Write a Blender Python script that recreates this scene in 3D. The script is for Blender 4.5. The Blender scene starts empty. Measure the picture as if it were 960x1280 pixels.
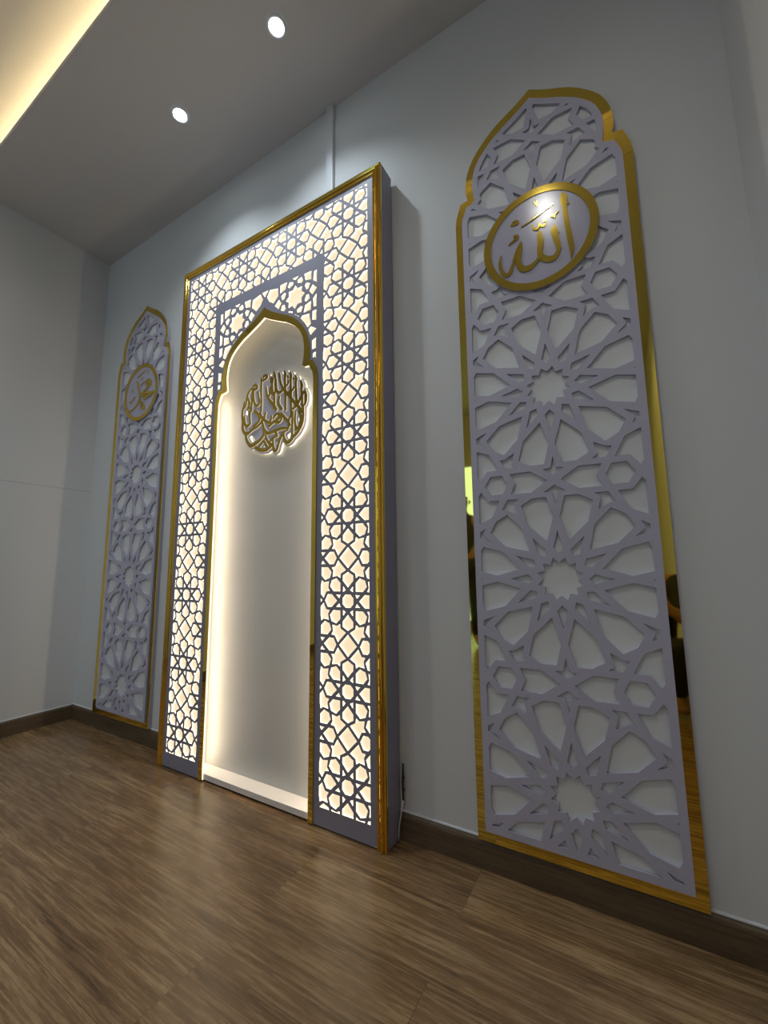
import bpy, bmesh, math, random
from mathutils import Vector, Matrix
from mathutils.geometry import delaunay_2d_cdt

random.seed(7)
scene = bpy.context.scene
COL = scene.collection
PI = math.pi

# ------------------------------------------------------------------ helpers
def link(o, parent=None):
    COL.objects.link(o)
    if parent is not None:
        o.parent = parent
    return o

def tag(o, label=None, cat=None, group=None, kind=None):
    if label: o['label'] = label
    if cat: o['category'] = cat
    if group: o['group'] = group
    if kind: o['kind'] = kind
    return o

def thing(name, label, cat, loc=(0, 0, 0), group=None):
    o = bpy.data.objects.new(name, None)
    o.location = loc
    link(o)
    return tag(o, label, cat, group)

def mesh_obj(name, verts, faces, mats, parent=None, midx=None, smooth=False, origin=None):
    me = bpy.data.meshes.new(name)
    if origin is not None:
        ox, oy, oz = origin
        verts = [(v[0] - ox, v[1] - oy, v[2] - oz) for v in verts]
    me.from_pydata([tuple(v) for v in verts], [], faces)
    if not isinstance(mats, (list, tuple)):
        mats = [mats]
    for m in mats:
        me.materials.append(m)
    if midx is not None:
        for p, i in zip(me.polygons, midx):
            p.material_index = i
    if smooth:
        for p in me.polygons:
            p.use_smooth = True
    me.update()
    o = bpy.data.objects.new(name, me)
    link(o, parent)
    if origin is not None:
        o.location = origin
    return o

class MB:
    """collects shapes and links them as ONE mesh object"""
    def __init__(s): s.v = []; s.f = []; s.m = []
    def add(s, verts, faces, mi=0):
        b = len(s.v); s.v += [tuple(v) for v in verts]
        for f in faces: s.f.append([b + i for i in f]); s.m.append(mi)
    def box(s, x0, x1, y0, y1, z0, z1, mi=0):
        v = [(x0,y0,z0),(x1,y0,z0),(x1,y1,z0),(x0,y1,z0),(x0,y0,z1),(x1,y0,z1),(x1,y1,z1),(x0,y1,z1)]
        s.add(v, [(0,3,2,1),(4,5,6,7),(0,1,5,4),(1,2,6,5),(2,3,7,6),(3,0,4,7)], mi)
    def lathe(s, prof, cx, cy, n=48, mi=0, cap=False):
        """prof: list of (r, z) swept about the vertical through (cx, cy)"""
        v = []; f = []
        for r, z in prof:
            for k in range(n):
                a = 2*PI*k/n; v.append((cx + r*math.cos(a), cy + r*math.sin(a), z))
        for i in range(len(prof)-1):
            for k in range(n):
                k2 = (k+1) % n
                f.append((i*n+k, i*n+k2, (i+1)*n+k2, (i+1)*n+k))
        if cap:
            f.append(tuple(range(n))); f.append(tuple((len(prof)-1)*n+k for k in reversed(range(n))))
        s.add(v, f, mi)
    def tube(s, pts, rad, n=8, mi=0):
        pts = [Vector(p) for p in pts]
        rings = []
        for i, p in enumerate(pts):
            d = (pts[min(i+1, len(pts)-1)] - pts[max(i-1, 0)]).normalized()
            a = d.orthogonal() if i == 0 else (up - d*up.dot(d))
            a.normalize(); up = a
            b = d.cross(a)
            r = rad[i] if isinstance(rad, (list, tuple)) else rad
            rings.append([p + (a*math.cos(2*PI*k/n) + b*math.sin(2*PI*k/n))*r for k in range(n)])
        v = [q for r in rings for q in r]; f = []
        for i in range(len(pts)-1):
            for k in range(n):
                k2 = (k+1) % n
                f.append((i*n+k, i*n+k2, (i+1)*n+k2, (i+1)*n+k))
        f.append(tuple(reversed(range(n)))); f.append(tuple((len(pts)-1)*n+k for k in range(n)))
        s.add(v, f, mi)
    def build(s, name, mats, parent=None, smooth=False, bevel=0, origin=None):
        o = mesh_obj(name, s.v, s.f, mats, parent, s.m, smooth, origin)
        bm = bmesh.new(); bm.from_mesh(o.data)
        bmesh.ops.recalc_face_normals(bm, faces=bm.faces)
        if bevel:
            bmesh.ops.bevel(bm, geom=[e for e in bm.edges if e.calc_length() > bevel*3 and len(e.link_faces) == 2
                            and e.calc_face_angle(0) > .6], offset=bevel, segments=2, affect='EDGES', profile=.5)
        bm.to_mesh(o.data); bm.free()
        return o

# ---------------------------------------------------- planar fretwork plates
def inside(poly, x, z):
    r = False; j = len(poly) - 1
    for i in range(len(poly)):
        xi, zi = poly[i]; xj, zj = poly[j]
        if (zi > z) != (zj > z) and x < (xj - xi)*(z - zi)/(zj - zi) + xi:
            r = not r
        j = i
    return r

class Grid:
    """finds the polygons a point lies in"""
    def __init__(s, polys, cell=.03):
        s.c = cell; s.d = {}
        for p in polys:
            xs = [q[0] for q in p]; zs = [q[1] for q in p]
            for i in range(math.floor(min(xs)/cell), math.floor(max(xs)/cell)+1):
                for j in range(math.floor(min(zs)/cell), math.floor(max(zs)/cell)+1):
                    s.d.setdefault((i, j), []).append(p)
    def hit(s, x, z):
        for p in s.d.get((math.floor(x/s.c), math.floor(z/s.c)), ()):
            if inside(p, x, z): return True
        return False

def plate(name, polys, keep, y0, y1, mats, parent, side_mi=0, back=True, rim=None):
    """all polygon edges are constraints; triangles whose centre passes keep(x,z) form a plate from y0 (front) to y1"""
    vs = []; es = []
    for p in polys:
        b = len(vs); n = len(p)
        vs += [Vector(q) for q in p]
        es += [(b+i, b+(i+1) % n) for i in range(n)]
    V, _, T, _, _, _ = delaunay_2d_cdt(vs, es, [], 0, 1e-6)
    kept = []
    for t in T:
        x = sum(V[i][0] for i in t)/3; z = sum(V[i][1] for i in t)/3
        if keep(x, z):
            a, b, c = (V[i] for i in t)
            if (b-a).cross(c-a) < 0: t = list(reversed(t))
            kept.append(list(t))
    cnt = {}
    for t in kept:
        for i in range(3):
            e = (t[i], t[(i+1) % 3]); cnt[frozenset(e)] = cnt.get(frozenset(e), []) + [e]
    n = len(V)
    verts = [(v[0], y0, v[1]) for v in V] + [(v[0], y1, v[1]) for v in V]
    faces = [tuple(t) for t in kept]; mi = [0]*len(kept)
    if back:
        faces += [tuple(n+i for i in reversed(t)) for t in kept]; mi += [0]*len(kept)
    for k, l in cnt.items():
        if len(l) == 1:
            a, b = l[0]
            faces.append((b, a, n+a, n+b))
            mi.append(0 if rim and rim((V[a][0]+V[b][0])/2, (V[a][1]+V[b][1])/2) else side_mi)
    used = sorted({i for f in faces for i in f}); rm = {u: k for k, u in enumerate(used)}
    return mesh_obj(name, [verts[u] for u in used], [tuple(rm[i] for i in f) for f in faces], mats, parent, mi)

def offset_poly(p, d):
    """moves every edge of a closed counter-clockwise polygon inwards by d"""
    n = len(p); out = []
    for i in range(n):
        a = Vector(p[i-1]); b = Vector(p[i]); c = Vector(p[(i+1) % n])
        e1 = (b-a).normalized(); e2 = (c-b).normalized()
        n1 = Vector((-e1[1], e1[0])); n2 = Vector((-e2[1], e2[0]))
        m = n1 + n2
        if m.length < .2: m = n1
        k = d / max(.35, m.normalized().dot(n1))
        q = b + m.normalized()*k
        out.append((q[0], q[1]))
    return out

def spline(pts, n=5):
    """Catmull-Rom through tuples of any length"""
    if len(pts) < 3: return list(pts)
    out = []
    for i in range(len(pts)-1):
        p0 = pts[max(i-1, 0)]; p1 = pts[i]; p2 = pts[i+1]; p3 = pts[min(i+2, len(pts)-1)]
        for k in range(n):
            t = k/n
            out.append(tuple(.5*((2*b) + (-a+c)*t + (2*a-5*b+4*c-d)*t*t + (-a+3*b-3*c+d)*t**3) for a, b, c, d in zip(p0, p1, p2, p3)))
    out.append(tuple(pts[-1]))
    return out

def stroke_polys(strokes, cx, cz, grow=0):
    """brush strokes (x, z, half width) -> overlapping polygons"""
    polys = []
    for s in strokes:
        s = spline(s, 6)
        L = []; R = []
        for i, (x, z, w) in enumerate(s):
            a = s[max(i-1, 0)]; b = s[min(i+1, len(s)-1)]
            d = Vector((b[0]-a[0], b[1]-a[1]))
            if d.length < 1e-7: d = Vector((1, 0))
            d.normalize(); w = max(w, .0006) + grow
            L.append((cx + x - d[1]*w, cz + z + d[0]*w)); R.append((cx + x + d[1]*w, cz + z - d[0]*w))
        for i in range(len(s)-1):
            q = [L[i], R[i], R[i+1], L[i+1]]
            polys.append(q)
        for (x, z, w) in (s[0], s[-1]) + tuple(s[2:-2:3]):
            w = max(w, .0006) + grow
            polys.append([(cx + x + w*math.cos(k*PI/5), cz + z + w*math.sin(k*PI/5)) for k in range(10)])
    return polys

def circle(cx, cz, r, n=72):
    return [(cx + r*math.cos(2*PI*k/n), cz + r*math.sin(2*PI*k/n)) for k in range(n)]

def mirror_outline(half, cx):
    """half outline from apex (x=0) down the right side -> closed counter-clockwise polygon"""
    right = [(cx + x, z) for x, z in half]
    left = [(cx - x, z) for x, z in half if x > 1e-6]
    return list(reversed(right)) + left          # bottom right -> apex -> bottom left

# ------------------------------------------------------------------ materials
def newmat(name):
    m = bpy.data.materials.new(name); m.use_nodes = True
    nt = m.node_tree; b = nt.nodes['Principled BSDF']
    return m, nt, b

def N(nt, t, **kw):
    n = nt.nodes.new(t)
    for k, v in kw.items(): setattr(n, k, v)
    return n

def noise_tint(nt, bsdf, col, amt, scale, bump=0, bscale=None, bdist=.001):
    tc = N(nt, 'ShaderNodeTexCoord')
    no = N(nt, 'ShaderNodeTexNoise'); no.inputs['Scale'].default_value = scale; no.inputs['Detail'].default_value = 4
    nt.links.new(tc.outputs['Object'], no.inputs['Vector'])
    cr = N(nt, 'ShaderNodeValToRGB')
    cr.color_ramp.elements[0].position = .3; cr.color_ramp.elements[1].position = .7
    cr.color_ramp.elements[0].color = (*[c*(1-amt) for c in col], 1)
    cr.color_ramp.elements[1].color = (*[min(1, c*(1+amt)) for c in col], 1)
    nt.links.new(no.outputs['Fac'], cr.inputs['Fac'])
    nt.links.new(cr.outputs['Color'], bsdf.inputs['Base Color'])
    if bump:
        n2 = N(nt, 'ShaderNodeTexNoise'); n2.inputs['Scale'].default_value = bscale or scale*8; n2.inputs['Detail'].default_value = 3
        nt.links.new(tc.outputs['Object'], n2.inputs['Vector'])
        bp = N(nt, 'ShaderNodeBump'); bp.inputs['Strength'].default_value = bump; bp.inputs['Distance'].default_value = bdist
        nt.links.new(n2.outputs['Fac'], bp.inputs['Height'])
        nt.links.new(bp.outputs['Normal'], bsdf.inputs['Normal'])
    return tc

def paint(name, col, rough=.6, amt=.03, scale=3, bump=0, bscale=200, spec=.5):
    m, nt, b = newmat(name)
    b.inputs['Roughness'].default_value = rough
    b.inputs['Specular IOR Level'].default_value = spec
    noise_tint(nt, b, col, amt, scale, bump, bscale)
    return m

def metal(name, col, rough):
    m, nt, b = newmat(name)
    b.inputs['Metallic'].default_value = 1
    noise_tint(nt, b, col, .02, 5)
    b.inputs['Roughness'].default_value = rough
    return m

def glow(name, col, strength, base=(.8, .8, .8)):
    m, nt, b = newmat(name)
    noise_tint(nt, b, base, .01, 4)
    b.inputs['Roughness'].default_value = .4
    b.inputs['Emission Color'].default_value = (*col, 1)
    b.inputs['Emission Strength'].default_value = strength
    return m

def wood(name, dark, mid, light, plank=None, rough=.4, along='x'):
    m, nt, b = newmat(name)
    lk = nt.links.new
    tc = N(nt, 'ShaderNodeTexCoord')
    vec = tc.outputs['Object']
    if plank:
        br = N(nt, 'ShaderNodeTexBrick'); br.offset = .37; br.offset_frequency = 2
        br.inputs['Scale'].default_value = 1
        br.inputs['Brick Width'].default_value = plank[0]; br.inputs['Row Height'].default_value = plank[1]
        br.inputs['Mortar Size'].default_value = .0007; br.inputs['Mortar Smooth'].default_value = .3
        br.inputs['Bias'].default_value = 0
        br.inputs['Color1'].default_value = (0, 0, 0, 1); br.inputs['Color2'].default_value = (1, 1, 1, 1)
        br.inputs['Mortar'].default_value = (.5, .5, .5, 1)
        lk(vec, br.inputs['Vector'])
        sh = N(nt, 'ShaderNodeVectorMath', operation='MULTIPLY_ADD')
        lk(br.outputs['Color'], sh.inputs[0]); sh.inputs[1].default_value = (7.3, 3.1, 5.7); lk(vec, sh.inputs[2])
        vec2 = sh.outputs[0]
    else:
        vec2 = vec
    def grain(scale, detail, dist, stretch):
        mp = N(nt, 'ShaderNodeMapping'); mp.inputs['Scale'].default_value = stretch
        lk(vec2, mp.inputs['Vector'])
        n = N(nt, 'ShaderNodeTexNoise'); n.inputs['Scale'].default_value = scale
        n.inputs['Detail'].default_value = detail; n.inputs['Distortion'].default_value = dist
        n.inputs['Roughness'].default_value = .6
        lk(mp.outputs[0], n.inputs['Vector']); return n
    st = {'x': (.09, 1, 1), 'y': (1, .09, 1)}[along]
    st2 = {'x': (.05, 1, 1), 'y': (1, .05, 1)}[along]
    g1 = grain(13, 6, 1.4, st); g2 = grain(120, 5, .5, st2); g3 = grain(2.2, 3, .4, (.35, 1, 1) if along == 'x' else (1, .35, 1))
    g4 = grain(420, 2, 0, st)
    mx = N(nt, 'ShaderNodeMath', operation='MULTIPLY_ADD'); lk(g2.outputs['Fac'], mx.inputs[0]); mx.inputs[1].default_value = .42
    m0 = N(nt, 'ShaderNodeMath', operation='MULTIPLY'); lk(g1.outputs['Fac'], m0.inputs[0]); m0.inputs[1].default_value = .32
    lk(m0.outputs[0], mx.inputs[2])
    m2 = N(nt, 'ShaderNodeMath', operation='MULTIPLY_ADD'); lk(g3.outputs['Fac'], m2.inputs[0]); m2.inputs[1].default_value = .14; lk(mx.outputs[0], m2.inputs[2])
    m3 = N(nt, 'ShaderNodeMath', operation='MULTIPLY_ADD'); lk(g4.outputs['Fac'], m3.inputs[0]); m3.inputs[1].default_value = .18; lk(m2.outputs[0], m3.inputs[2])
    cr = N(nt, 'ShaderNodeValToRGB'); lk(m3.outputs[0], cr.inputs['Fac'])
    e = cr.color_ramp.elements
    e[0].position = .40; e[0].color = (*dark, 1); e[1].position = .67; e[1].color = (*light, 1)
    k = e.new(.53); k.color = (*mid, 1)
    col = cr.outputs['Color']
    if plank:
        # per plank tone
        sp = N(nt, 'ShaderNodeMath', operation='MULTIPLY_ADD'); lk(br.outputs['Color'], sp.inputs[0]); sp.inputs[1].default_value = .12; sp.inputs[2].default_value = .94
        mu = N(nt, 'ShaderNodeVectorMath', operation='SCALE'); lk(col, mu.inputs[0]); lk(sp.outputs[0], mu.inputs['Scale'])
        mi = N(nt, 'ShaderNodeMix', data_type='RGBA'); lk(br.outputs['Fac'], mi.inputs['Factor'])
        lk(mu.outputs[0], mi.inputs['A']); mi.inputs['B'].default_value = (*[c*.9 for c in dark], 1)
        col = mi.outputs['Result']
    lk(col, b.inputs['Base Color'])
    rr = N(nt, 'ShaderNodeMath', operation='MULTIPLY_ADD'); lk(g2.outputs['Fac'], rr.inputs[0]); rr.inputs[1].default_value = .16; rr.inputs[2].default_value = rough - .08
    lk(rr.outputs[0], b.inputs['Roughness'])
    bp = N(nt, 'ShaderNodeBump'); bp.inputs['Strength'].default_value = .12; bp.inputs['Distance'].default_value = .0012
    lk(m3.outputs[0], bp.inputs['Height']); lk(bp.outputs['Normal'], b.inputs['Normal'])
    return m

def wall_paint(name, col, seam_z=None):
    m, nt, b = newmat(name)
    b.inputs['Roughness'].default_value = .75; b.inputs['Specular IOR Level'].default_value = .3
    tc = noise_tint(nt, b, col, .015, 1.2, .25, 420, .0008)
    if seam_z is not None:                      # a hairline joint between two boards
        src = b.inputs['Base Color'].links[0].from_socket
        sx = N(nt, 'ShaderNodeSeparateXYZ'); nt.links.new(tc.outputs['Object'], sx.inputs[0])
        s1 = N(nt, 'ShaderNodeMath', operation='SUBTRACT'); nt.links.new(sx.outputs['Z'], s1.inputs[0]); s1.inputs[1].default_value = seam_z
        s2 = N(nt, 'ShaderNodeMath', operation='ABSOLUTE'); nt.links.new(s1.outputs[0], s2.inputs[0])
        s3 = N(nt, 'ShaderNodeMath', operation='LESS_THAN'); nt.links.new(s2.outputs[0], s3.inputs[0]); s3.inputs[1].default_value = .0012
        mi = N(nt, 'ShaderNodeMix', data_type='RGBA'); nt.links.new(s3.outputs[0], mi.inputs['Factor'])
        nt.links.new(src, mi.inputs['A']); mi.inputs['B'].default_value = (*[c*.6 for c in col], 1)
        nt.links.new(mi.outputs['Result'], b.inputs['Base Color'])
    return m

M_wall = wall_paint('wall_paint', (.66, .66, .65))
M_wall_l = wall_paint('wall_paint_left', (.66, .66, .65), 1.36)
M_ceil = wall_paint('ceiling_paint', (.60, .565, .535))
M_floor = wood('floor_laminate', (.082, .046, .019), (.215, .125, .058), (.42, .285, .148), (1.24, .195), .27)
M_base = wood('baseboard_wood', (.055, .036, .019), (.108, .071, .038), (.165, .112, .064), None, .45)
M_base_y = wood('baseboard_wood_side', (.055, .036, .019), (.108, .071, .038), (.165, .112, .064), None, .45, 'y')
M_lilac = paint('lilac_paint', (.46, .44, .535), .5, .02, 4, .08, 350, .35)
M_lilac_shaded = paint('shaded_lilac_paint', (.27, .26, .325), .5, .02, 4, .08, 350, .3)  # same lilac, darkened in the colour for its dimness against the backlight
M_lilac_gloss = paint('lilac_gloss', (.45, .43, .53), .18, .02, 4, 0, 200, .35)
M_white = paint('white_board', (.70, .71, .71), .6, .02, 4, .12, 380)
M_niche = paint('niche_board', (.42, .43, .43), .45, .03, 3, .05, 200)
M_sill = paint('sill_board', (.82, .77, .72), .45, .02, 3)
M_gold = metal('gold_mirror', (.88, .65, .12), .03)
M_gold_trim = metal('gold_trim_metal', (.88, .60, .12), .10)
M_gold_dark = metal('antique_gold', (.50, .36, .07), .14)
M_gold_letter = metal('gold_acrylic', (.82, .60, .11), .07)
M_lit = glow('lit_diffuser', (1, .79, .51), .74, (.25, .25, .24))
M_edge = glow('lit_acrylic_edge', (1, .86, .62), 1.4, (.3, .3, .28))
M_return = glow('niche_light_strip', (1, .80, .57), 62)
M_letter_edge = glow('lit_letter_edge', (1, .86, .58), .5, (.3, .3, .28))
M_halo = glow('halo_light', (1, .88, .58), 1.3)
M_lamp = glow('downlight_lens', (.80, .92, 1), 40)
M_cove = glow('cove_strip', (1, .82, .46), 46)
M_plastic = paint('white_plastic', (.62, .63, .64), .4, .02, 6)
M_black = paint('black_plastic', (.015, .015, .016), .4, .05, 6)
ROUND_SCRIPT = [[(-0.048,0.1446,0.0032), (-0.0444,0.1526,0.0036), (-0.0274,0.1483,0.0047), (-0.0284,0.1387,0.0051), (-0.0398,0.1337,0.004), (-0.0554,0.1327,0.0032)],
 [(-0.0612,0.147,0.0016), (-0.06,0.1299,0.0032), (-0.0588,0.0747,0.0036), (-0.0563,0.0255,0.0035), (-0.0562,-0.0113,0.0031)],
 [(-0.1105,0.1194,0.0036), (-0.0973,0.1222,0.0052), (-0.086,0.1086,0.0056), (-0.0964,0.1021,0.0048), (-0.1073,0.1077,0.0032)],
 [(-0.1183,0.1113,0.002), (-0.1341,0.102,0.0036), (-0.1457,0.0867,0.004), (-0.1518,0.0701,0.0028)],
 [(-0.114,0.1053,0.0036), (-0.1163,0.0681,0.004), (-0.1186,0.0291,0.004), (-0.1189,0.0056,0.0036)],
 [(-0.1493,0.0755,0.0032), (-0.1359,0.0526,0.004), (-0.1336,0.0323,0.0036), (-0.1411,0.0181,0.0032)],
 [(-0.1663,0.0573,0.0016), (-0.1682,0.0397,0.0036), (-0.1729,0.0227,0.0036)],
 [(-0.1083,0.098,0.0028), (-0.1066,0.06,0.0036), (-0.0974,0.0324,0.004), (-0.0797,0.0208,0.0039), (-0.0697,0.0323,0.0035), (-0.0749,0.0627,0.0028), (-0.0797,0.0834,0.002)],
 [(-0.0308,0.0993,0.0024), (-0.0258,0.071,0.0035), (-0.0186,0.049,0.0039), (-0.0074,0.0552,0.0035), (-0.0047,0.0853,0.0027)],
 [(0.0038,0.1316,0.0027), (0.0079,0.0862,0.0039), (0.0128,0.0524,0.0042)],
 [(-0.0158,0.0417,0.0039), (0.0105,0.011,0.005), (0.0352,-0.0207,0.0049)],
 [(-0.1545,0.0707,0.0028), (-0.1547,0.0468,0.0036), (-0.1635,0.0287,0.0032)],
 [(0.0156,0.1567,0.0012), (0.0206,0.1409,0.0051), (0.0249,0.1263,0.0039), (0.0291,0.0735,0.0038), (0.0225,0.0483,0.0042), (0.0226,0.0065,0.0042), (0.0183,-0.0115,0.003)],
 [(0.0454,0.1451,0.0012), (0.0504,0.1295,0.0042), (0.0553,0.1053,0.0035), (0.062,0.0847,0.0034), (0.0711,0.0655,0.0042), (0.0557,0.0511,0.0046), (0.0382,0.0609,0.0042), (0.0325,0.0842,0.0035), (0.0303,0.1134,0.0023)],
 [(0.081,0.1435,0.0012), (0.0839,0.1285,0.0054), (0.0832,0.1098,0.0038), (0.0842,0.0755,0.0038), (0.0875,0.041,0.0041), (0.0886,0.0034,0.0037), (0.0901,-0.034,0.003)],
 [(0.1127,0.1287,0.0011), (0.1167,0.1126,0.0053), (0.116,0.0903,0.0038), (0.1187,0.0338,0.0037), (0.1196,-0.0034,0.0041), (0.1232,-0.05,0.0037)],
 [(0.1427,0.105,0.0011), (0.1466,0.0901,0.0052), (0.1454,0.0719,0.0037), (0.1478,0.0363,0.0037), (0.1524,-0.0106,0.004), (0.1574,-0.0299,0.0037)],
 [(0.174,0.075,0.0011), (0.1797,0.0526,0.0051), (0.1777,0.0384,0.0037), (0.1817,0.0102,0.0036), (0.1823,-0.0171,0.0036), (0.1877,-0.0633,0.0032)],
 [(0.07,0.0639,0.003), (0.0947,0.0412,0.0049), (0.1217,0.0091,0.0048), (0.1504,-0.0229,0.0048), (0.1692,-0.0432,0.0044), (0.1809,-0.0619,0.0032)],
 [(0.1954,0.027,0.0029), (0.1817,0.012,0.004), (0.1684,-0.0068,0.0044), (0.155,-0.0239,0.0044), (0.1345,-0.0378,0.0033)],
 [(0.1953,0.0306,0.0015), (0.2009,0.0112,0.0044), (0.2028,-0.009,0.0043), (0.1994,-0.0281,0.0036), (0.1917,-0.0372,0.0014)],
 [(0.0975,0.1165,0.0027), (0.1025,0.1068,0.0023)],
 [(0.1029,0.0935,0.0023), (0.1008,0.0809,0.003), (0.0938,0.0732,0.0023)],
 [(0.1312,0.0977,0.0026), (0.1337,0.0915,0.0019)],
 [(0.1346,0.056,0.0026), (0.1289,0.0462,0.0026), (0.122,0.0423,0.0019)],
 [(0.1089,0.0453,0.0026), (0.1103,0.0376,0.0026)],
 [(0.0514,0.0323,0.0038), (0.0471,0.0125,0.0049), (0.0539,-0.0077,0.0049), (0.0678,-0.0256,0.0045)],
 [(0.0007,0.1324,0.0031), (-0.0012,0.1154,0.0035), (0.0092,0.1071,0.0031), (0.011,0.1279,0.0027)],
 [(-0.0028,0.0887,0.0027), (0.0058,0.0598,0.0039), (0.0212,0.0486,0.0035)],
 [(-0.1732,0.0296,0.0032), (-0.1778,-0.0054,0.004), (-0.1713,-0.0364,0.0052), (-0.1726,-0.0658,0.0052), (-0.1576,-0.0921,0.0051), (-0.1356,-0.0979,0.0047), (-0.1121,-0.0866,0.0043), (-0.0756,-0.0759,0.0039), (-0.0529,-0.0592,0.0039), (-0.046,-0.0395,0.0031)],
 [(-0.1426,-0.0928,0.0031), (-0.1469,-0.1173,0.0047), (-0.1307,-0.1452,0.0058), (-0.1114,-0.1589,0.0066), (-0.0854,-0.1526,0.0065), (-0.0574,-0.1402,0.005), (-0.0377,-0.1209,0.0046), (-0.0376,-0.0906,0.0042), (-0.0504,-0.0577,0.0039)],
 [(-0.1263,0.0197,0.0036), (-0.1285,-0.0192,0.0036), (-0.1228,-0.0555,0.0028)],
 [(-0.164,-0.016,0.0036), (-0.1583,-0.0487,0.0048), (-0.1427,-0.0635,0.0051), (-0.1268,-0.0567,0.0035)],
 [(-0.0945,-0.0026,0.0059), (-0.0726,-0.0226,0.0047), (-0.0652,-0.0433,0.0043), (-0.0764,-0.0585,0.0043), (-0.1021,-0.071,0.0039)],
 [(-0.0846,-0.1718,0.005), (-0.0581,-0.1854,0.0057), (-0.0324,-0.1912,0.0053), (-0.011,-0.1908,0.0045), (-0.0206,-0.1688,0.0034), (-0.0352,-0.1514,0.0034), (-0.0489,-0.1605,0.0034), (-0.0613,-0.1717,0.0027)],
 [(-0.0389,-0.0904,0.0038), (-0.015,-0.1173,0.0049), (0.015,-0.119,0.0049), (0.0419,-0.1145,0.0045)],
 [(-0.0287,-0.0238,0.0031), (-0.0354,-0.0492,0.0038), (-0.0195,-0.0656,0.0042), (0.0009,-0.0714,0.0034), (0.0075,-0.0463,0.0027)],
 [(-0.0624,-0.0169,0.0035), (-0.0511,-0.0404,0.0043), (-0.0298,-0.0598,0.0038)],
 [(-0.0248,-0.125,0.0034), (-0.0164,-0.1471,0.0041), (0.0019,-0.1688,0.0045), (0.017,-0.1749,0.0037)],
 [(-0.0065,-0.0888,0.0042), (0.0254,-0.0742,0.0049), (0.0525,-0.0813,0.0045), (0.0667,-0.0692,0.0034), (0.0551,-0.0465,0.0034), (0.0366,-0.0427,0.0038), (0.0198,-0.0563,0.0034)],
 [(0.066,-0.045,0.0037), (0.0858,-0.0674,0.0048), (0.1054,-0.0878,0.0048), (0.1164,-0.1063,0.0036)],
 [(-0.0053,-0.1209,0.0045), (0.0317,-0.1154,0.0056), (0.068,-0.1119,0.0044), (0.0991,-0.1158,0.0026)],
 [(0.1204,-0.0322,0.0037), (0.1234,-0.0603,0.0033), (0.11,-0.085,0.0033), (0.1085,-0.1175,0.0029), (0.0994,-0.1267,0.0022)],
 [(0.1314,-0.0528,0.0026), (0.13,-0.0889,0.0033), (0.1302,-0.1251,0.0033), (0.1311,-0.1612,0.0029)],
 [(0.1885,-0.0466,0.0036), (0.1885,-0.0824,0.0039), (0.1831,-0.1117,0.0046), (0.1667,-0.1371,0.005), (0.1488,-0.1536,0.005), (0.1352,-0.1601,0.005), (0.1217,-0.174,0.0054), (0.102,-0.1788,0.0054), (0.0873,-0.161,0.0047), (0.0807,-0.138,0.0029), (0.0759,-0.1353,0.0015)],
 [(0.0923,-0.1273,0.0018), (0.0736,-0.1386,0.0048), (0.0621,-0.1567,0.0048), (0.0543,-0.1755,0.004), (0.0442,-0.2013,0.0048), (0.0321,-0.2031,0.0048), (0.0228,-0.1795,0.0037), (0.0206,-0.1515,0.0026)],
 [(0.1465,-0.0559,0.0029), (0.1439,-0.0916,0.0033), (0.1516,-0.1236,0.0036)],
 [(0.1648,-0.0524,0.0029), (0.178,-0.0857,0.0036), (0.1697,-0.118,0.0039), (0.1506,-0.1306,0.004)],
 [(0.0369,-0.1247,0.0037), (0.0435,-0.1406,0.0037), (0.0253,-0.1449,0.003), (0.001,-0.1593,0.0026)],
 [(-0.003,-0.1865,0.0056), (0.0092,-0.1792,0.0052), (0.0188,-0.1715,0.003)],
 [(0.054,-0.05,0.0041), (0.0519,-0.0626,0.0056), (0.0398,-0.0658,0.0041)]]
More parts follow.
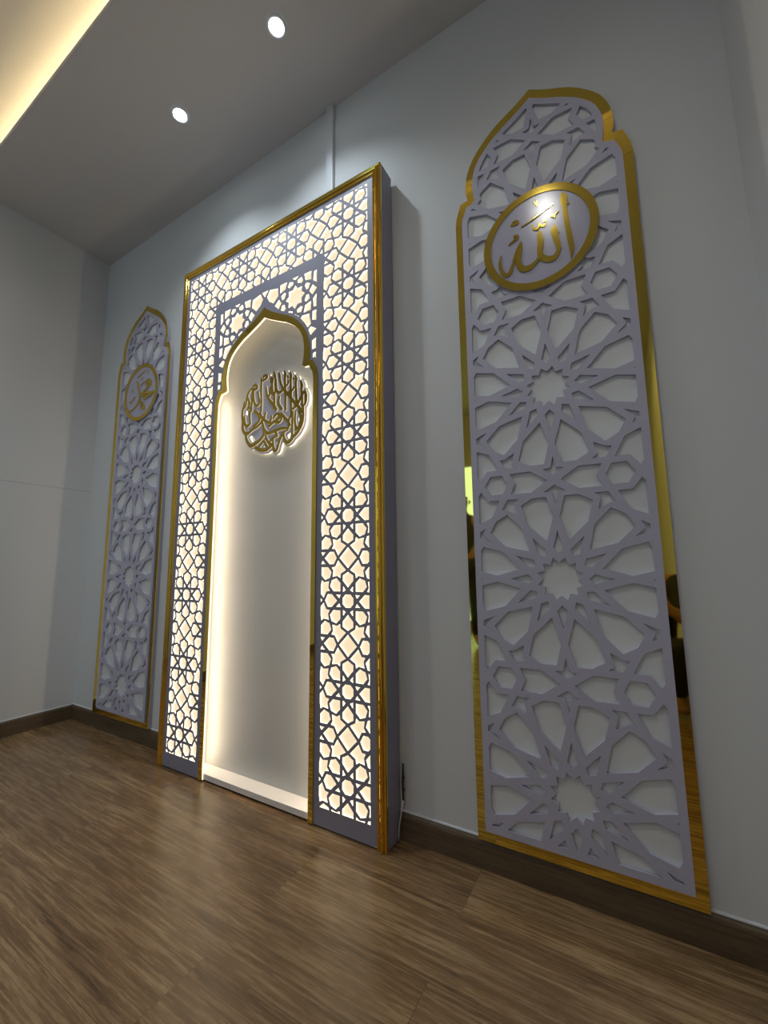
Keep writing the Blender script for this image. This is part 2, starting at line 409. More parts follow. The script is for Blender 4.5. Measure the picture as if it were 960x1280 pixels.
RIGHT_SCRIPT = [[(0.0787,0.1146,0.0017), (0.0809,0.0963,0.0106), (0.0813,0.0778,0.0085), (0.0821,0.0547,0.0067), (0.0861,0.001,0.0073), (0.0905,-0.0455,0.0078), (0.0931,-0.0775,0.007), (0.0912,-0.0985,0.0031), (0.0892,-0.1097,0.001)],
 [(0.0504,0.0174,0.0021), (0.0484,0.0006,0.0098), (0.0524,-0.0283,0.0085), (0.057,-0.0527,0.0076), (0.0558,-0.0723,0.006), (0.043,-0.0891,0.0084), (0.0241,-0.086,0.0098), (0.0093,-0.0726,0.0087), (0.0041,-0.0545,0.0083), (0.0075,-0.0195,0.009), (0.0064,0.0063,0.0072), (0.007,0.0175,0.0021)],
 [(0.0889,0.074,0.0032), (0.0943,0.0708,0.002)],
 [(0.0555,-0.0083,0.0028), (0.0619,-0.0128,0.0012)],
 [(0.05,0.0902,0.001), (0.0241,0.0811,0.0019), (-0.0065,0.068,0.0017), (-0.0459,0.0562,0.0016)],
 [(-0.0118,0.0448,0.0026), (-0.0104,0.0337,0.0035), (-0.0027,0.0278,0.0034), (0.0044,0.0303,0.003), (0.0092,0.0442,0.0021)],
 [(0.0089,0.0397,0.0021), (0.0144,0.0314,0.003), (0.0211,0.0294,0.0029), (0.0244,0.0347,0.0021)],
 [(0.0227,0.0563,0.0038), (0.0239,0.0441,0.0034)],
 [(0.0422,0.0561,0.0029), (0.0494,0.048,0.0029), (0.0539,0.0527,0.0025)],
 [(0.0519,0.0422,0.0017), (0.0554,0.053,0.0019), (0.0634,0.0583,0.0016)],
 [(-0.0073,0.1261,0.0013), (-0.0007,0.1169,0.0022), (0.0057,0.1061,0.0013)],
 [(0.0048,0.1247,0.0013), (0.0058,0.1077,0.0013)],
 [(0.0052,-0.0677,0.0065), (-0.0089,-0.0822,0.0056), (-0.0274,-0.0925,0.0081), (-0.0455,-0.0916,0.0096), (-0.0596,-0.0742,0.0088), (-0.0605,-0.0477,0.0081), (-0.0555,-0.0183,0.0079), (-0.051,0.0008,0.004)],
 [(-0.0536,-0.0034,0.004), (-0.0639,-0.0226,0.005), (-0.072,-0.0429,0.0045), (-0.0802,-0.0657,0.0045), (-0.0907,-0.0877,0.0065), (-0.1039,-0.0899,0.006), (-0.1151,-0.0727,0.0056), (-0.1191,-0.0444,0.0046), (-0.1145,-0.0182,0.0018)],
 [(-0.0766,0.0765,0.0036), (-0.0683,0.0753,0.0041), (-0.0576,0.0756,0.0036), (-0.0584,0.0841,0.0025), (-0.0702,0.0843,0.0026)],
 [(-0.0704,0.0347,0.0025), (-0.0611,0.0318,0.003), (-0.0603,0.0235,0.0035), (-0.0724,0.0183,0.003), (-0.0882,0.0106,0.002)],
 [(-0.0695,0.0277,0.0025), (-0.0703,0.036,0.002)]]
LEFT_SCRIPT = [[(0.0564,0.036,0.0079), (0.0643,0.0542,0.0095), (0.0949,0.0446,0.0094), (0.0969,0.0262,0.0101), (0.0675,0.0253,0.0094), (0.056,0.0402,0.0063)],
 [(0.0878,0.0205,0.0055), (0.0533,0.0047,0.0047), (0.018,-0.0079,0.0036)],
 [(0.1347,-0.0243,0.0027), (0.1092,-0.0262,0.0054), (0.0557,-0.0166,0.0086), (0.009,-0.0171,0.0087), (0.0028,-0.0217,0.0055)],
 [(0.1353,-0.0303,0.0038), (0.0912,-0.0398,0.0085), (0.0594,-0.0485,0.0062), (0.0404,-0.0562,0.0031)],
 [(0.0025,-0.0196,0.0071), (0.0444,-0.0332,0.007), (0.084,-0.0342,0.0054)],
 [(-0.0388,0.0694,0.0049), (-0.0235,0.0391,0.0052), (-0.0104,0.0035,0.0056), (-0.003,-0.0305,0.0055), (-0.0165,-0.0597,0.0047), (-0.0512,-0.0846,0.0044), (-0.0916,-0.0965,0.0048), (-0.1121,-0.0902,0.0048), (-0.1222,-0.0778,0.002)],
 [(-0.0025,-0.0346,0.004), (0.0079,-0.065,0.0055), (0.0216,-0.0959,0.0086), (0.0532,-0.1105,0.0054), (0.0363,-0.0792,0.0047), (0.0104,-0.0576,0.0039)],
 [(-0.0386,0.0961,0.002), (0.0008,0.1107,0.0028), (0.0468,0.1212,0.0016)],
 [(0.0015,0.0758,0.0032), (0.0143,0.0828,0.0032)],
 [(-0.0043,0.0386,0.0024), (0.0411,0.0539,0.002)],
 [(0.068,0.1096,0.0024), (0.0667,0.0918,0.0024)],
 [(-0.0873,0.0379,0.0024), (-0.081,0.0158,0.0028)],
 [(-0.0968,-0.0545,0.002), (-0.0717,-0.0314,0.0028), (-0.0523,-0.0194,0.002)],
 [(-0.1065,-0.034,0.002), (-0.1088,-0.0437,0.0024)]]

# ------------------------------------------------------------------ the room
W = 3.243; CH = 2.937; LIP = -.702; TRAY = 3.06; FRONT = -4.4
def struct(name, mb, mat, bevel=0, label=None):
    o = mb.build(name, mat, None, False, bevel)
    return tag(o, label, kind='structure')

m = MB(); m.box(-.1, W+.1, FRONT-.1, .1, -.08, 0); struct('floor', m, M_floor)
m = MB(); m.box(-.1, W+.1, 0, .1, 0, TRAY+.1); struct('wall_back', m, M_wall)
m = MB(); m.box(-.1, 0, FRONT-.1, 0, 0, TRAY+.1); struct('wall_left', m, M_wall_l)
m = MB(); m.box(W, W+.1, FRONT-.1, 0, 0, TRAY+.1); struct('wall_right', m, M_wall)
# lower ceiling border with a thin lip that hides the cove strip, the raised tray above it
m = MB(); m.box(0, W, LIP, 0, CH, CH+.022); m.box(0, W, -.44, 0, CH+.022, TRAY)
struct('ceiling', m, M_ceil)
m = MB(); m.box(-.1, W+.1, FRONT-.1, .0, TRAY, TRAY+.1); struct('ceiling_tray', m, M_ceil)
# front wall with a glazed double door, seen only in the mirror strips
D0, D1, DH = .25, 1.32, 2.36
m = MB(); m.box(0, D0, FRONT-.1, FRONT, 0, TRAY); m.box(D1, W, FRONT-.1, FRONT, 0, TRAY); m.box(D0, D1, FRONT-.1, FRONT, DH, TRAY)
struct('wall_front', m, M_wall)
M_day = glow('daylight_glass', (.38, .72, 1), 1.9)
m = MB()
for x0, x1 in ((D0, D0+.06), (D1-.06, D1), ((D0+D1)/2-.04, (D0+D1)/2+.04)): m.box(x0, x1, FRONT-.08, FRONT-.01, 0, DH)
m.box(D0+.06, D1-.06, FRONT-.075, FRONT-.015, DH-.07, DH); m.box(D0+.06, D1-.06, FRONT-.075, FRONT-.015, 0, .12)
door = struct('door_1', m, M_plastic)
m = MB(); m.box(D0+.06, D1-.06, FRONT-.05, FRONT-.04, .12, DH-.07); m.build('glass_pane', M_day, door)
m = MB()
for s in (-1, 1):
    x = (D0+D1)/2 + s*.03
    m.tube([(x, FRONT-.01, .9), (x, FRONT+.04, .9), (x, FRONT+.04, 1.3), (x, FRONT-.01, 1.3)], .009)
m.build('door_handle', M_plastic, door)

def baseboard(name, pts, mat):
    """pts: profile swept along a straight run"""
    (ax, ay), (bx, by), (nx, ny) = pts
    prof = [(0, 0), (.012, 0), (.012, .066), (.0105, .074), (.007, .079), (0, .081)]
    v = [(ax+nx*d, ay+ny*d, z) for d, z in prof] + [(bx+nx*d, by+ny*d, z) for d, z in prof]
    n = len(prof)
    f = [(i, (i+1) % n, n+(i+1) % n, n+i) for i in range(n)] + [tuple(range(n)), tuple(reversed(range(n, 2*n)))]
    mb = MB(); mb.add(v, f)
    # bead of pale sealant along the top edge
    t = [(0, .081), (.0045, .0805), (.0035, .0835), (0, .0855)]
    v = [(ax+nx*d, ay+ny*d, z) for d, z in t] + [(bx+nx*d, by+ny*d, z) for d, z in t]
    mb.add(v, [(i, (i+1) % 4, 4+(i+1) % 4, 4+i) for i in range(4)], 1)
    return struct(name, mb, [mat, M_plastic])
baseboard('baseboard_back', ((0, 0), (W, 0), (0, -1)), M_base)
baseboard('baseboard_left', ((0, -.012), (0, FRONT), (1, 0)), M_base_y)
baseboard('baseboard_right', ((W, -.012), (W, FRONT), (-1, 0)), M_base_y)

# ------------------------------------------------------------------ cove strip and downlights
t = thing('cove_light', 'hidden warm light strip along the raised ceiling edge', 'light strip', (W/2, -.60, CH+.022))
mb = MB(); mb.box(-W/2+.03, W/2-.03, -.008, .008, 0, .006); mb.build('channel', M_plastic, t)
mb = MB(); mb.box(-W/2+.03, W/2-.03, -.006, .006, .006, .010); mb.build('light_strip', M_cove, t)

def downlight(x, y, z, label, power, group=None, size=118, tint=(.78, .91, 1)):
    t = thing('downlight', label, 'ceiling light', (x, y, z), group)
    mb = MB(); mb.lathe([(.040, -.0002), (.040, -.003), (.037, -.006), (.031, -.0065), (.028, -.004), (.026, -.001)], 0, 0, 48)
    mb.build('trim_ring', M_plastic, t, True)
    mb = MB(); mb.lathe([(.027, -.0015), (.0262, -.003), (.021, -.0042), (.012, -.005), (.0005, -.0053)], 0, 0, 40)
    mb.build('lens', M_lamp, t, True)
    L = bpy.data.lights.new('downlight_beam', 'SPOT'); L.energy = power; L.color = tint
    L.spot_size = math.radians(size); L.spot_blend = .85; L.shadow_soft_size = .028
    o = bpy.data.objects.new('downlight_beam', L); link(o, t); o.location = (0, 0, -.012)
    return t
downlight(1.90, -.342, CH, 'round white recessed downlight nearest the top of the photo, right of the other', 23)
downlight(1.294, -.340, CH, 'round white recessed downlight further left along the ceiling, lower in the photo', 23)
downlight(2.635, -1.25, TRAY, 'round downlight in the raised ceiling, mirrored as a glint in the right medallion', 21, None, 150, (1, .965, .92))
for x, y, w in ((.70, -1.35, 'beside the left wall, nearer the niche'), (2.628, -2.85, 'beside the right wall, towards the glass door'), (.70, -2.85, 'beside the left wall, towards the glass door')):  # unseen downlights added to raise the ambient light of the room
    downlight(x, y, TRAY, 'added unseen downlight in the raised ceiling ' + w, 21, None, 150, (1, .965, .92))

# cable trunking from the ceiling down to the niche
mb = MB(); mb.box(-.018, .018, -.018, 0, 2.401, CH)
o = mb.build('cable_trunking', M_plastic, None, False, .002, origin=(0, 0, 0)); o.location = (1.905, 0, 0)
tag(o, 'slim white vertical cable trunking on the wall above the lit niche', 'cable trunking')

# ------------------------------------------------------------------ side panels
OUT = [(0,2.4435),(.022,2.4275),(.0555,2.4065),(.0935,2.3860),(.1225,2.3685),(.146,2.349),(.167,2.3285),(.184,2.310),(.200,2.2885),(.212,2.265),(.2215,2.239),(.227,2.211),(.2295,2.178),(.2265,2.157),(.2225,2.141),(.249,2.137),(.256,2.116),(.2655,2.088),(.2695,2.058),(.2695,.0830)]
INN = [(0,2.3995),(.022,2.3855),(.0545,2.3645),(.090,2.3440),(.1155,2.3265),(.136,2.311),(.1525,2.2945),(.1655,2.281),(.1765,2.2680),(.188,2.247),(.197,2.222),(.2025,2.193),(.2020,2.168),(.1990,2.143),(.1955,2.120),(.208,2.1095),(.2265,2.1065),(.2340,2.083),(.2410,2.068),(.2435,2.047),(.2435,.1145)]
def rot(p, a):
    c, s = math.cos(a), math.sin(a)
    return (p[0]*c - p[1]*s, p[0]*s + p[1]*c)
def pol(r, a): return (r*math.cos(math.radians(a)), r*math.sin(math.radians(a)))

def star_holes():
    """the twelve-pointed star lattice, centred on x = 0"""
    H = []
    P = .5687; m = P/2
    for k in range(5):
        z0 = .262 + P*k
        def put(poly): H.append([(x, z + z0) for x, z in poly])
        put([pol(.0618 if i % 2 else .0462, 15*i) for i in range(24)])
        for i in range(12):
            a = 30*i
            put([pol(.1365, a), pol(.0882, a+8.7), pol(.0725, a), pol(.0882, a-8.7)])
            b = a + 15
            put([pol(.1115, b), pol(.1772, b-12.2), pol(.2365, b-9.1), pol(.2437, b), pol(.2365, b+9.1), pol(.1772, b+12.2)])
        for s in (-1, 1):
            put([(.2215*s, .0), (.2245*s, .0032), (.2245*s, -.0032)])
            for q in (-1, 1):
                put([(.2054*s, .1528*q), (.226*s, .1412*q), (.226*s, .1255*q), (.1897*s, .1108*q), (.2136*s, .1339*q)])
        zc = z0 + m
        def mid(poly):
            for s in (-1, 1):
                for q in (-1, 1):
                    H.append([(x*s, zc + z*q) for x, z in poly])
        for q in (-1, 1):
            st = [(0, .0695), (.0075, .0363), (.0285, .0335), (0, .0148)]
            H.append([(x, zc+z*q) for x, z in st] + [(-x, zc+z*q) for x, z in reversed(st[1:-1])])
        for s in (-1, 1):
            H.append([(x*s, zc+z) for x, z in [(.0185, 0), (.0653, .0322), (.1243, .0312), (.1102, 0), (.1243, -.0312), (.0653, -.0322)]])
            H.append([(x*s, zc+z) for x, z in [(.1332, 0), (.1483, .0292), (.185, .0292), (.2033, 0), (.185, -.0292), (.1483, -.0292)]])
        mid([(.102, .0483), (.136, .0481), (.1528, .077), (.1369, .079), (.1085, .095), (.1168, .061)])
        mid([(.1581, .0474), (.1935, .0468), (.2162, .0173), (.2240, .029), (.2240, .1165), (.185, .0995)])
    return H
HOLES = star_holes()

def side_panel(cx, label, script, sx=1, dx=0, dm=0):
    t = thing('wall_panel', label, 'wall panel', (cx, 0, .083), 'arched lattice wall panels')
    def sub(name, *a, parent=t, **k):
        o = plate(name, *a, parent, **k); 
        if parent is t: o.location = (0, 0, -.083)
        return o
    out = mirror_outline(OUT, 0); inn = mirror_outline(INN, 0)
    sub('base_board', [offset_poly(out, .0006)], lambda x, z: inside(out, x, z), -.0165, -.0005, M_lilac)
    win = offset_poly(inn, .006)
    sub('white_insert', [win], lambda x, z: inside(win, x, z), -.0195, -.0166, M_white, back=False)
    # gold mirror border in separate strips with hairline joints
    g = .0005
    c1 = [(-.4, 2.195-g), (.4, 2.195-g), (.4, 2.195+g), (-.4, 2.195+g)]
    c2 = [(-.4, 2.052-g), (.4, 2.052-g), (.4, 2.052+g), (-.4, 2.052+g)]
    c3 = [(-g, 2.3), (g, 2.3), (g, 2.6), (-g, 2.6)]
    base = [out, win, c1, c2, c3]
    ring = lambda x, z: inside(out, x, z) and not inside(win, x, z)
    for s in (-1, 1):
        ins = [lambda x, z: ring(x, z) and z > 2.195+g and x*s > g,
               lambda x, z: ring(x, z) and 2.052+g < z < 2.195-g and x*s > 0,
               lambda x, z: ring(x, z) and z < 2.052-g and x*s > .2375]
        for kp in ins:
            cut = [[(s*.2375, .05), (s*.2375, 2.052)]]
            sub('mirror_strip', base + cut, kp, -.0195, -.0166, M_gold, back=False)
    cut = [[(-.2375, .05), (-.2375, 2.052)], [(.2375, .05), (.2375, 2.052)]]
    sub('mirror_strip', base + cut, lambda x, z: ring(x, z) and z < .2 and abs(x) < .2375, -.0195, -.0166, M_gold, back=False)
    # lattice
    lim = offset_poly(inn, .0195)
    G = Grid(HOLES)
    la = sub('lattice', [inn, lim] + HOLES, lambda x, z: inside(inn, x, z) and not (inside(lim, x, z) and G.hit(x, z)), -.0285, -.0196, M_lilac)
    la.location.x = dx; la.scale.x = sx
    # medallion
    zc = 1.8865
    disc = circle(0, zc, .1705); hole = circle(0, zc, .1475)
    md = sub('medallion', [disc], lambda x, z: inside(disc, x, z), -.0335, -.0286, M_lilac_gloss)
    md.location.x = dm
    plate('medallion_ring', [disc, hole], lambda x, z: inside(disc, x, z) and not inside(hole, x, z), -.0360, -.0336, M_gold_letter, md)
    ps = stroke_polys(script, 0, zc)
    gr = Grid(ps, .01)
    plate('lettering', ps, gr.hit, -.0370, -.0336, M_gold_letter, md)
    return t

side_panel(2.744, 'tall arched lilac lattice panel with gold mirror edge right of the lit niche', RIGHT_SCRIPT)
side_panel(.5318, 'tall arched lilac lattice panel with gold edge left of the niche, near the room corner', LEFT_SCRIPT, .955, .018, .022)

# ------------------------------------------------------------------ the lit prayer niche
NX = 1.6136
niche = thing('prayer_niche', 'large backlit prayer niche of lilac lattice framed in gold, standing against the wall', 'prayer niche', (NX, 0, 0))
HW = .5985
mb = MB()
mb.box(-HW, -HW+.015, -.089, -.0125, .004, 2.399); mb.box(HW-.015, HW, -.089, -.0125, .004, 2.399)
mb.box(-HW+.015, HW-.015, -.089, -.0125, 2.384, 2.399); mb.box(-HW+.015, HW-.015, -.080, -.0125, .004, .02)
mb.build('cabinet', M_lilac_shaded, niche, False, .0008)
mb = MB(); mb.box(-HW+.015, HW-.015, -.022, -.0130, .02, 2.384); mb.build('back_panel', M_niche, niche)

def reeds():
    pr = [(0, 0)]
    for u0, u1, b, h in ((0, .0105, .005, .0065), (.0115, .0255, .008, .0075), (.0265, .0380, .005, .0065)):
        for k in range(9):
            a = k/8; pr.append((u0 + (u1-u0)*a, b + h*math.sin(PI*a)**.7))
    pr.append((.0380, 0)); return pr
PR = reeds()
def trim(a, b):
    """a(u), b(u): ends of the run for the distance u from the outer edge"""
    v = [(*a(u)[:1], -.0885-h, a(u)[1]) for u, h in PR] + [(*b(u)[:1], -.0885-h, b(u)[1]) for u, h in PR]
    n = len(PR)
    f = [(i, (i+1) % n, n+(i+1) % n, n+i) for i in range(n)] + [tuple(range(n)), tuple(reversed(range(n, 2*n)))]
    mb = MB(); mb.add(v, f); mb.build('gold_trim', M_gold_trim, niche)
T = HW
trim(lambda u: (-T+u, .001), lambda u: (-T+u, 2.4-u))
trim(lambda u: (T-u, .001), lambda u: (T-u, 2.4-u))
trim(lambda u: (-T+u, 2.4-u), lambda u: (T-u, 2.4-u))

A_OUT = [(0,2.008),(.0185,1.9925),(.040,1.9775),(.072,1.9585),(.103,1.9430),(.146,1.9205),(.180,1.8975),(.205,1.8735),(.2240,1.850),(.2385,1.8275),(.2510,1.797),(.2590,1.765),(.2630,1.735),(.2630,1.712),(.2600,1.689),(.2800,1.6885),(.2885,1.671),(.2985,1.6535),(.3035,1.635),(.3050,1.605),(.3050,.006)]
A_IN = [(0,1.9615),(.017,1.9515),(.0365,1.9410),(.067,1.9265),(.098,1.9115),(.128,1.8985),(.157,1.8805),(.1835,1.8610),(.203,1.8420),(.2165,1.8215),(.2260,1.800),(.2325,1.770),(.2345,1.740),(.2325,1.712),(.2265,1.6765),(.2360,1.6700),(.2625,1.6665),(.2715,1.650),(.2795,1.6360),(.2840,1.613),(.2845,1.590),(.2845,.006)]
aout = mirror_outline(A_OUT, 0); ain = mirror_outline(A_IN, 0)

def dedupe(H):
    seen = set(); out = []
    for p in H:
        c = (round(sum(q[0] for q in p)/len(p), 3), round(sum(q[1] for q in p)/len(p), 3))
        if c in seen: continue
        seen.add(c); out.append(p)
    return out
def p4m(poly):
    r = []
    for sx in (1, -1):
        for sz in (1, -1):
            r.append([(x*sx, z*sz) for x, z in poly]); r.append([(z*sx, x*sz) for x, z in poly])
    return r
def border_holes():
    cell = [[(.0104,.0225),(.0225,.0104),(.0225,-.0104),(.0104,-.0225),(-.0104,-.0225),(-.0225,-.0104),(-.0225,.0104),(-.0104,.0225)]]
    for poly in ([(.0310,.0212),(.0506,.0208),(.0374,.0088)],
                 [(0,.0466),(.0221,.0698),(.0221,.0880),(0,.1003),(-.0221,.0880),(-.0221,.0698)],
                 [(.0328,.0328),(.0622,.0326),(.0779,.0497),(.0707,.0707),(.0497,.0779),(.0326,.0622)],
                 [(0,.1132),(.0368,.15),(0,.1868),(-.0368,.15)],
                 [(.0088,.1070),(.0313,.0942),(.0333,.0792),(.0455,.0862),(.0670,.0830),(.0638,.1045),(.0708,.1167),(.0558,.1187),(.0430,.1412)]):
        cell += p4m(poly)
    H = []
    for i in range(-4, 5):
        for k in range(-2, 17):
            if (i + k) % 2 == 0: continue
            cx = .15*i; cz = .153 + .15*k
            if abs(cx) > .7: continue
            H += [[(x+cx, z+cz) for x, z in p] for p in cell]
    return dedupe(H)
# rosettes stand at x = +-.15, +-.45 on rows z = .153 + .3 k, and half-way between
def spandrel_holes():
    cell = [[pol(.0520 if i % 2 == 0 else .0378, 22.5*i) for i in range(16)]]
    for k in range(8):
        a = 22.5 + 45*k
        cell.append([pol(.0864, a), pol(.0745, a+12.5), pol(.062, a+10.5), pol(.062, a-10.5), pol(.0745, a-12.5)])
    for poly in ([(.0775,0),(.094,.022),(.1162,0),(.094,-.022)],
                 [(.056,.056),(.0484,.0865),(.086,.086),(.0865,.0484)],
                 [(.1008,.0773),(.1483,.088),(.1655,.0585),(.1509,.0336),(.1255,.0157),(.0975,.0408)],
                 [(.178,.064),(.160,.0885),(.178,.116),(.196,.0885)],
                 [(.0955,.096),(.133,.095),(.140,.115),(.115,.140),(.095,.133)]):
        cell += p4m(poly)
    H = []
    for i in (-2, -1, 0, 1):
        for k in (0, -1):
            H += [[(x + .178 + .356*i, z + 1.9945 + .356*k) for x, z in p] for p in cell]
    return dedupe(H)
BH = border_holes(); SH = spandrel_holes()
rect = lambda x0, x1, z0, z1: [(x0, z0), (x1, z0), (x1, z1), (x0, z1)]
R_pl = rect(-.5610, .5610, .006, 2.3630)
R_ho = rect(-.5378, .5378, .0655, 2.3395)
R_st = rect(-.3300, .3300, -.01, 2.1345)
R_sp = rect(-.2930, .2930, 1.6, 2.0850)
a_lim = mirror_outline([(x*1.0+ (.010 if x > 0 else 0), z + .010) for x, z in A_OUT], 0)
gB = Grid(BH); gS = Grid(SH)
def keep_niche(x, z):
    if not inside(R_pl, x, z) or inside(ain, x, z): return False
    if inside(R_ho, x, z) and not inside(R_st, x, z): return not gB.hit(x, z)
    if inside(R_sp, x, z) and not inside(a_lim, x, z): return not gS.hit(x, z)
    return True
plate('lattice', [R_pl, R_ho, R_st, R_sp, a_lim, ain] + BH + SH, keep_niche, -.0945, -.0862, [M_lilac_shaded, M_edge], niche, side_mi=1,
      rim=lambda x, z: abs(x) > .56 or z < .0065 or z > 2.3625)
R_di = rect(-.5600, .5600, .03, 2.360); a_di = mirror_outline([(x + .004 if x else 0, z + (.004 if i < len(A_IN)-1 else 0)) for i, (x, z) in enumerate(A_IN)], 0)
plate('diffuser', [R_di, a_di], lambda x, z: inside(R_di, x, z) and not inside(a_di, x, z), -.0861, -.0830, M_lit, niche)
plate('arch_trim', [aout, ain], lambda x, z: inside(aout, x, z) and not inside(ain, x, z), -.0985, -.0946, M_gold, niche)
# warm strip hidden behind the frame, following the opening
def band(poly, d, w):
    return [(x + (d if x > 0 else -d if x < 0 else 0), z + d*.8) for x, z in poly]
s_in = band(ain, .088, 0); s_out = band(ain, .096, 0); s_mid = band(ain, .092, 0)
for p in (s_in, s_out):
    p[0] = (p[0][0], .035); p[-1] = (p[-1][0], .035)
top_cut = [(-.6, 1.69), (.6, 1.69), (.6, 2.3), (-.6, 2.3)]
plate('light_strip', [s_in, s_out, top_cut], lambda x, z: z < 1.69 and inside(s_out, x, z) and not inside(s_in, x, z), -.0765, -.0690, [M_plastic, M_return], niche, side_mi=1,
      rim=lambda x, z: not inside(s_mid, x, z) or z < .036 or z > 1.6895)
mb = MB(); mb.box(-.2840, .2840, -.0905, -.0225, .008, .030); mb.box(-.46, .46, -.0822, -.0225, .0205, .0299); mb.build('sill', M_sill, niche, False, .001)

# round lettering on the back of the niche
zc = 1.57
emb = bpy.data.objects.new('calligraphy_emblem', None); link(emb, niche); tag(emb, 'round gold calligraphy on a glowing lilac backing')
def union(grow, n):
    ps = stroke_polys(ROUND_SCRIPT, 0, zc, grow)
    return ps, Grid(ps, .012)
ps, g = union(.0029, 1); plate('lettering', ps, g.hit, -.0462, -.0421, [M_gold_dark, M_letter_edge], emb, side_mi=1)
fill = [(.012 + .160*math.cos(k*PI/30), zc - .022 + .146*math.sin(k*PI/30)) for k in range(60)]
ps, g = union(.0100, 1); ps.append(fill); g = Grid(ps, .012); plate('backing_plate', ps, g.hit, -.0420, -.0360, M_lilac, emb)
ps, g = union(.0087, 1); ps.append(fill); g = Grid(ps, .012); plate('halo_light', ps, g.hit, -.0359, -.0270, M_halo, emb)

# loose cable ends behind the right foot of the niche
t = thing('power_cable', 'loose black and white cable hanging beside the right foot of the lit niche', 'cable', (2.222, -.014, .02))
mb = MB(); mb.tube([(.002,.004,.21),(.006,-.004,.19),(.006,-.005,.165),(.004,-.002,.14),(.003,.002,.10)], [.003,.0035,.004,.0035,.003]); mb.tube([(.006,-.004,.172),(.012,-.005,.172)], .0025); mb.tube([(.006,-.004,.136),(.012,-.005,.134)], .003)
mb.build('connector', M_black, t, True)
mb = MB(); mb.tube([(.003,.002,.10),(.004,-.010,.085),(.003,-.016,.062),(-.002,-.018,.035),(-.006,-.016,.008),(-.006,-.016,-.016)], .0022)
mb.build('wire', M_plastic, t, True)

# ------------------------------------------------------------------ people, mirrored in the gold edges of the right panel
M_skin = paint('skin', (.42, .23, .14), .5, .04, 30)
M_hair = paint('hair', (.012, .010, .009), .45, .1, 60)
M_cloth_d = paint('dark_cloth', (.014, .014, .017), .85, .08, 40)
M_cloth_g = paint('charcoal_cloth', (.035, .035, .042), .85, .08, 40)
M_eye = paint('eye', (.6, .6, .58), .2, .02, 10)

def skinned(name, verts, radii, edges, mat, parent, levels=2):
    me = bpy.data.meshes.new(name); me.from_pydata([tuple(v) for v in verts], edges, [])
    tmp = bpy.data.objects.new(name, me); COL.objects.link(tmp)
    sk = tmp.modifiers.new('skin', 'SKIN'); sk.use_smooth_shade = True
    for i, d in enumerate(me.skin_vertices[0].data):
        r = radii[i]; d.radius = r if isinstance(r, tuple) else (r, r); d.use_root = (i == 0)
    ss = tmp.modifiers.new('sub', 'SUBSURF'); ss.levels = levels; ss.render_levels = levels
    dg = bpy.context.evaluated_depsgraph_get(); dg.update()
    out = bpy.data.meshes.new_from_object(tmp.evaluated_get(dg))
    bpy.data.objects.remove(tmp); bpy.data.meshes.remove(me)
    out.name = name; out.materials.clear(); out.materials.append(mat)
    for p in out.polygons: p.use_smooth = True
    o = bpy.data.objects.new(name, out); link(o, parent); return o

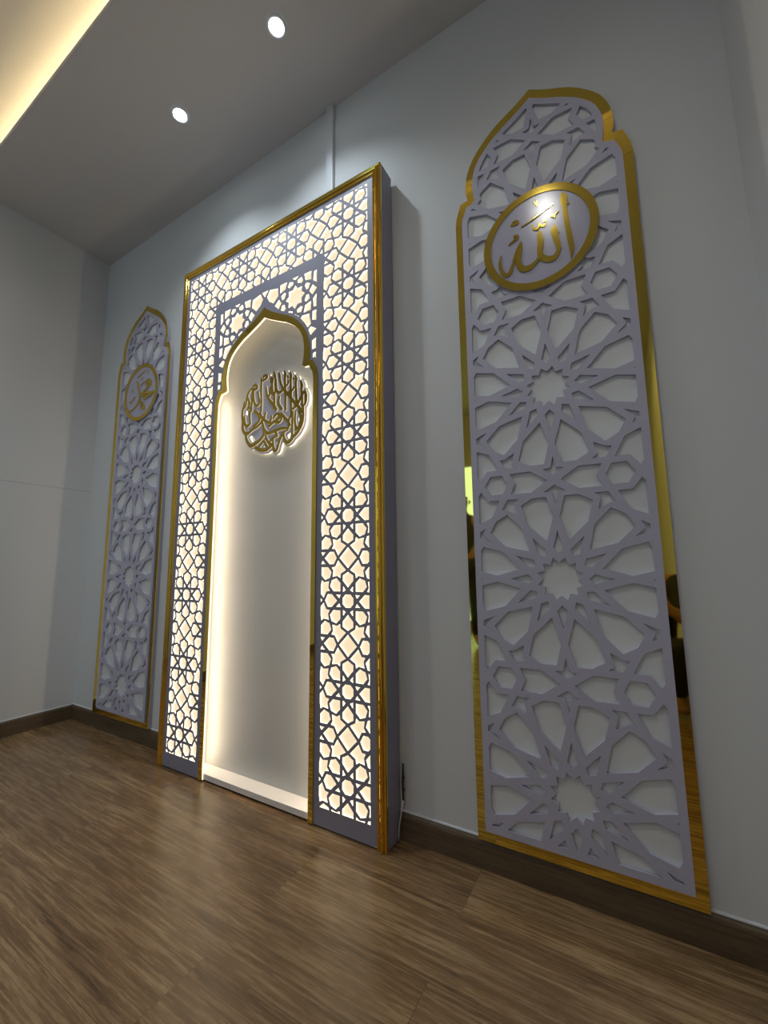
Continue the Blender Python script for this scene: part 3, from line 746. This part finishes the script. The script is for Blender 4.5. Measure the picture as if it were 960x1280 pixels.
def person(label, loc, rz, J, cloth_top, cloth_low):
    """J: joints in the person's own frame, +y forward"""
    root = thing('person', label, 'person', loc); root.rotation_euler.z = rz
    V = []; R = []; E = []; ix = {}
    def add(n, p, r, to=None):
        ix[n] = len(V); V.append(Vector(p)); R.append(r)
        if to is not None: E.append((ix[to], ix[n]))
    add('pelvis', J['pelvis'], (.135, .10)); add('waist', J['waist'], (.12, .09), 'pelvis'); add('chest', J['chest'], (.15, .105), 'waist')
    add('neck0', J['neck'], .06, 'chest')
    h = Vector(J['head']); nk = Vector(J['neck']); u = (h - nk).normalized()
    add('neck1', nk.lerp(h, .45), .055, 'neck0'); add('jaw', h - u*.055 + Vector((0, .018, 0)), (.062, .07), 'neck1')
    add('face', h + Vector((0, .008, 0)), (.074, .088), 'jaw'); add('crown', h + u*.065, (.066, .080), 'face')
    for s in (-1, 1):
        k = 'L' if s < 0 else 'R'
        sh, el, wr, hd = (Vector(J[n+k]) for n in ('shoulder', 'elbow', 'wrist', 'hand'))
        add('sh'+k, sh, .058, 'chest'); add('el'+k, el, .042, 'sh'+k); add('wr'+k, wr, .027, 'el'+k)
        d = (hd - wr).normalized(); side = d.cross(Vector((0, 0, 1)) if abs(d.z) < .8 else Vector((0, 1, 0))).normalized(); dn = side.cross(d)
        if dn.z > 0: dn = -dn
        pm = wr + d*.055; add('pm'+k, pm, (.034, .018), 'wr'+k)
        for q, (o_, L) in enumerate(((-.028, .068), (-.010, .078), (.009, .074), (.026, .058))):
            a = pm + d*.035 + side*o_; add('f%d0%s' % (q, k), a, .0095, 'pm'+k)
            add('f%d1%s' % (q, k), a + d*L*.5 + dn*.006, .0088, 'f%d0%s' % (q, k)); add('f%d2%s' % (q, k), a + d*L*.85 + dn*.024, .0075, 'f%d1%s' % (q, k))
        tb = wr + d*.03 - side*.030*s; add('t0'+k, tb + d*.02 - side*.014*s, .011, 'pm'+k); add('t1'+k, tb + d*.055 - side*.024*s + dn*.01, .009, 't0'+k)
        hp, kn, an, to = (Vector(J[n+k]) for n in ('hip', 'knee', 'ankle', 'toe'))
        add('hp'+k, hp, .088, 'pelvis'); add('kn'+k, kn, .058, 'hp'+k); add('an'+k, an, .038, 'kn'+k); add('to'+k, to, (.040, .026), 'an'+k)
    body = skinned('body', V, R, E, M_skin, root)
    # nose, ears and eyes grow on the head
    f = h + Vector((0, .085, 0))
    mb = MB()
    mb.tube([f + Vector((0, -.012, .022)), f + Vector((0, .004, .004)), f + Vector((0, .018, -.014)), f + Vector((0, .002, -.020))], [.006, .009, .012, .008])
    mb.build('nose', M_skin, body, True)
    for s in (-1, 1):
        mb = MB(); mb.tube([h + Vector((s*.078, -.004, .022)), h + Vector((s*.088, -.012, .006)), h + Vector((s*.078, -.004, -.022))], [.008, .013, .007]); mb.build('ear', M_skin, body, True)
        mb = MB(); c = h + Vector((s*.031, .078, .012)); mb.tube([c - Vector((.013, 0, 0)), c, c + Vector((.013, 0, 0))], [.002, .008, .002]); mb.build('eye', M_eye, body, True)
    mb = MB(); mb.tube([h + Vector((-.022, .083, -.045)), h + Vector((0, .092, -.046)), h + Vector((.022, .083, -.045))], [.003, .007, .003]); mb.build('mouth', paint('lips', (.30, .12, .09), .4), body, True)
    def sub(name, names, grow, mat, links):
        vs = [V[ix[n]] for n in names]; rs = []
        for n in names:
            r = R[ix[n]]; r = r if isinstance(r, tuple) else (r, r); rs.append((r[0]+grow, r[1]+grow))
        return skinned(name, vs, rs, [(names.index(a), names.index(b)) for a, b in links], mat, root)
    sub('hair', ['crown', 'face'], .012, M_hair, [('crown', 'face')]).location = (0, -.022, .016)
    sub('shirt', ['chest', 'waist', 'pelvis', 'shL', 'elL', 'shR', 'elR', 'neck0'], .016, cloth_top,
        [('chest', 'waist'), ('waist', 'pelvis'), ('chest', 'shL'), ('shL', 'elL'), ('chest', 'shR'), ('shR', 'elR'), ('chest', 'neck0')])
    sub('trousers', ['pelvis', 'hpL', 'knL', 'anL', 'hpR', 'knR', 'anR'], .014, cloth_low,
        [('pelvis', 'hpL'), ('hpL', 'knL'), ('knL', 'anL'), ('pelvis', 'hpR'), ('hpR', 'knR'), ('knR', 'anR')])
    return root

stand = dict(pelvis=(0,0,.93), waist=(0,.005,1.10), chest=(0,-.005,1.32), neck=(0,-.015,1.46), head=(0,.005,1.60))
crouch = dict(pelvis=(0,-.10,.30), waist=(0,-.06,.46), chest=(0,.02,.68), neck=(0,.055,.83), head=(0,.085,.98))
for s, k in ((-1, 'L'), (1, 'R')):
    stand.update({'shoulder'+k: (.17*s,-.01,1.39), 'elbow'+k: (.23*s,-.03,1.11), 'wrist'+k: (.22*s,.05,.87), 'hand'+k: (.21*s,.09,.78),
                  'hip'+k: (.09*s,0,.88), 'knee'+k: (.10*s,.02,.48), 'ankle'+k: (.11*s,-.02,.09), 'toe'+k: (.13*s,.13,.035)})
    crouch.update({'shoulder'+k: (.155*s,.03,.75), 'elbow'+k: (.20*s,.20,.55), 'wrist'+k: (.14*s,.40,.62), 'hand'+k: (.11*s,.47,.67),
                   'hip'+k: (.09*s,-.08,.29), 'knee'+k: (.15*s,.30,.42), 'ankle'+k: (.12*s,.02,.09), 'toe'+k: (.14*s,.17,.035)})
person('person in black crouching with forearms on the knees, mirrored in the gold edge', (3.0, -1.90, 0), .12, crouch, M_cloth_d, M_cloth_d)
person('person in dark clothes standing before the glass door, mirrored in the gold edge', (1.30, -3.30, 0), -.35, stand, M_cloth_g, M_cloth_d)

# ------------------------------------------------------------------ camera and view
cam = bpy.data.cameras.new('camera'); co = bpy.data.objects.new('camera', cam); link(co)
cam.sensor_fit = 'HORIZONTAL'; cam.sensor_width = 36; cam.lens = 516.03/960*36; cam.clip_start = .02
a, b, c = .52964, .13192, -.010557
ca, sa, cb, sb, cc, sc = math.cos(a), math.sin(a), math.cos(b), math.sin(b), math.cos(c), math.sin(c)
right = Vector((ca, sa, 0)); fw = Vector((-sa*cb, ca*cb, sb)); up = right.cross(fw)
r2 = right*cc + up*sc; u2 = up*cc - right*sc
M = Matrix((r2, u2, -fw)).transposed().to_4x4(); M.translation = Vector((2.9115, -1.28925, .86982))
co.matrix_world = M
scene.camera = co
w = bpy.data.worlds.new('world'); scene.world = w; w.use_nodes = True
w.node_tree.nodes['Background'].inputs['Color'].default_value = (.02, .02, .02, 1)
vs = scene.view_settings
vs.view_transform = 'Standard'; vs.look = 'None'; vs.gamma = 1; vs.use_curve_mapping = False; vs.exposure = .2
scene.cycles.use_denoising = True
scene.cycles.max_bounces = 10; scene.cycles.diffuse_bounces = 5; scene.cycles.glossy_bounces = 5
scene.cycles.caustics_reflective = False; scene.cycles.caustics_refractive = False
scene.cycles.sample_clamp_indirect = 6
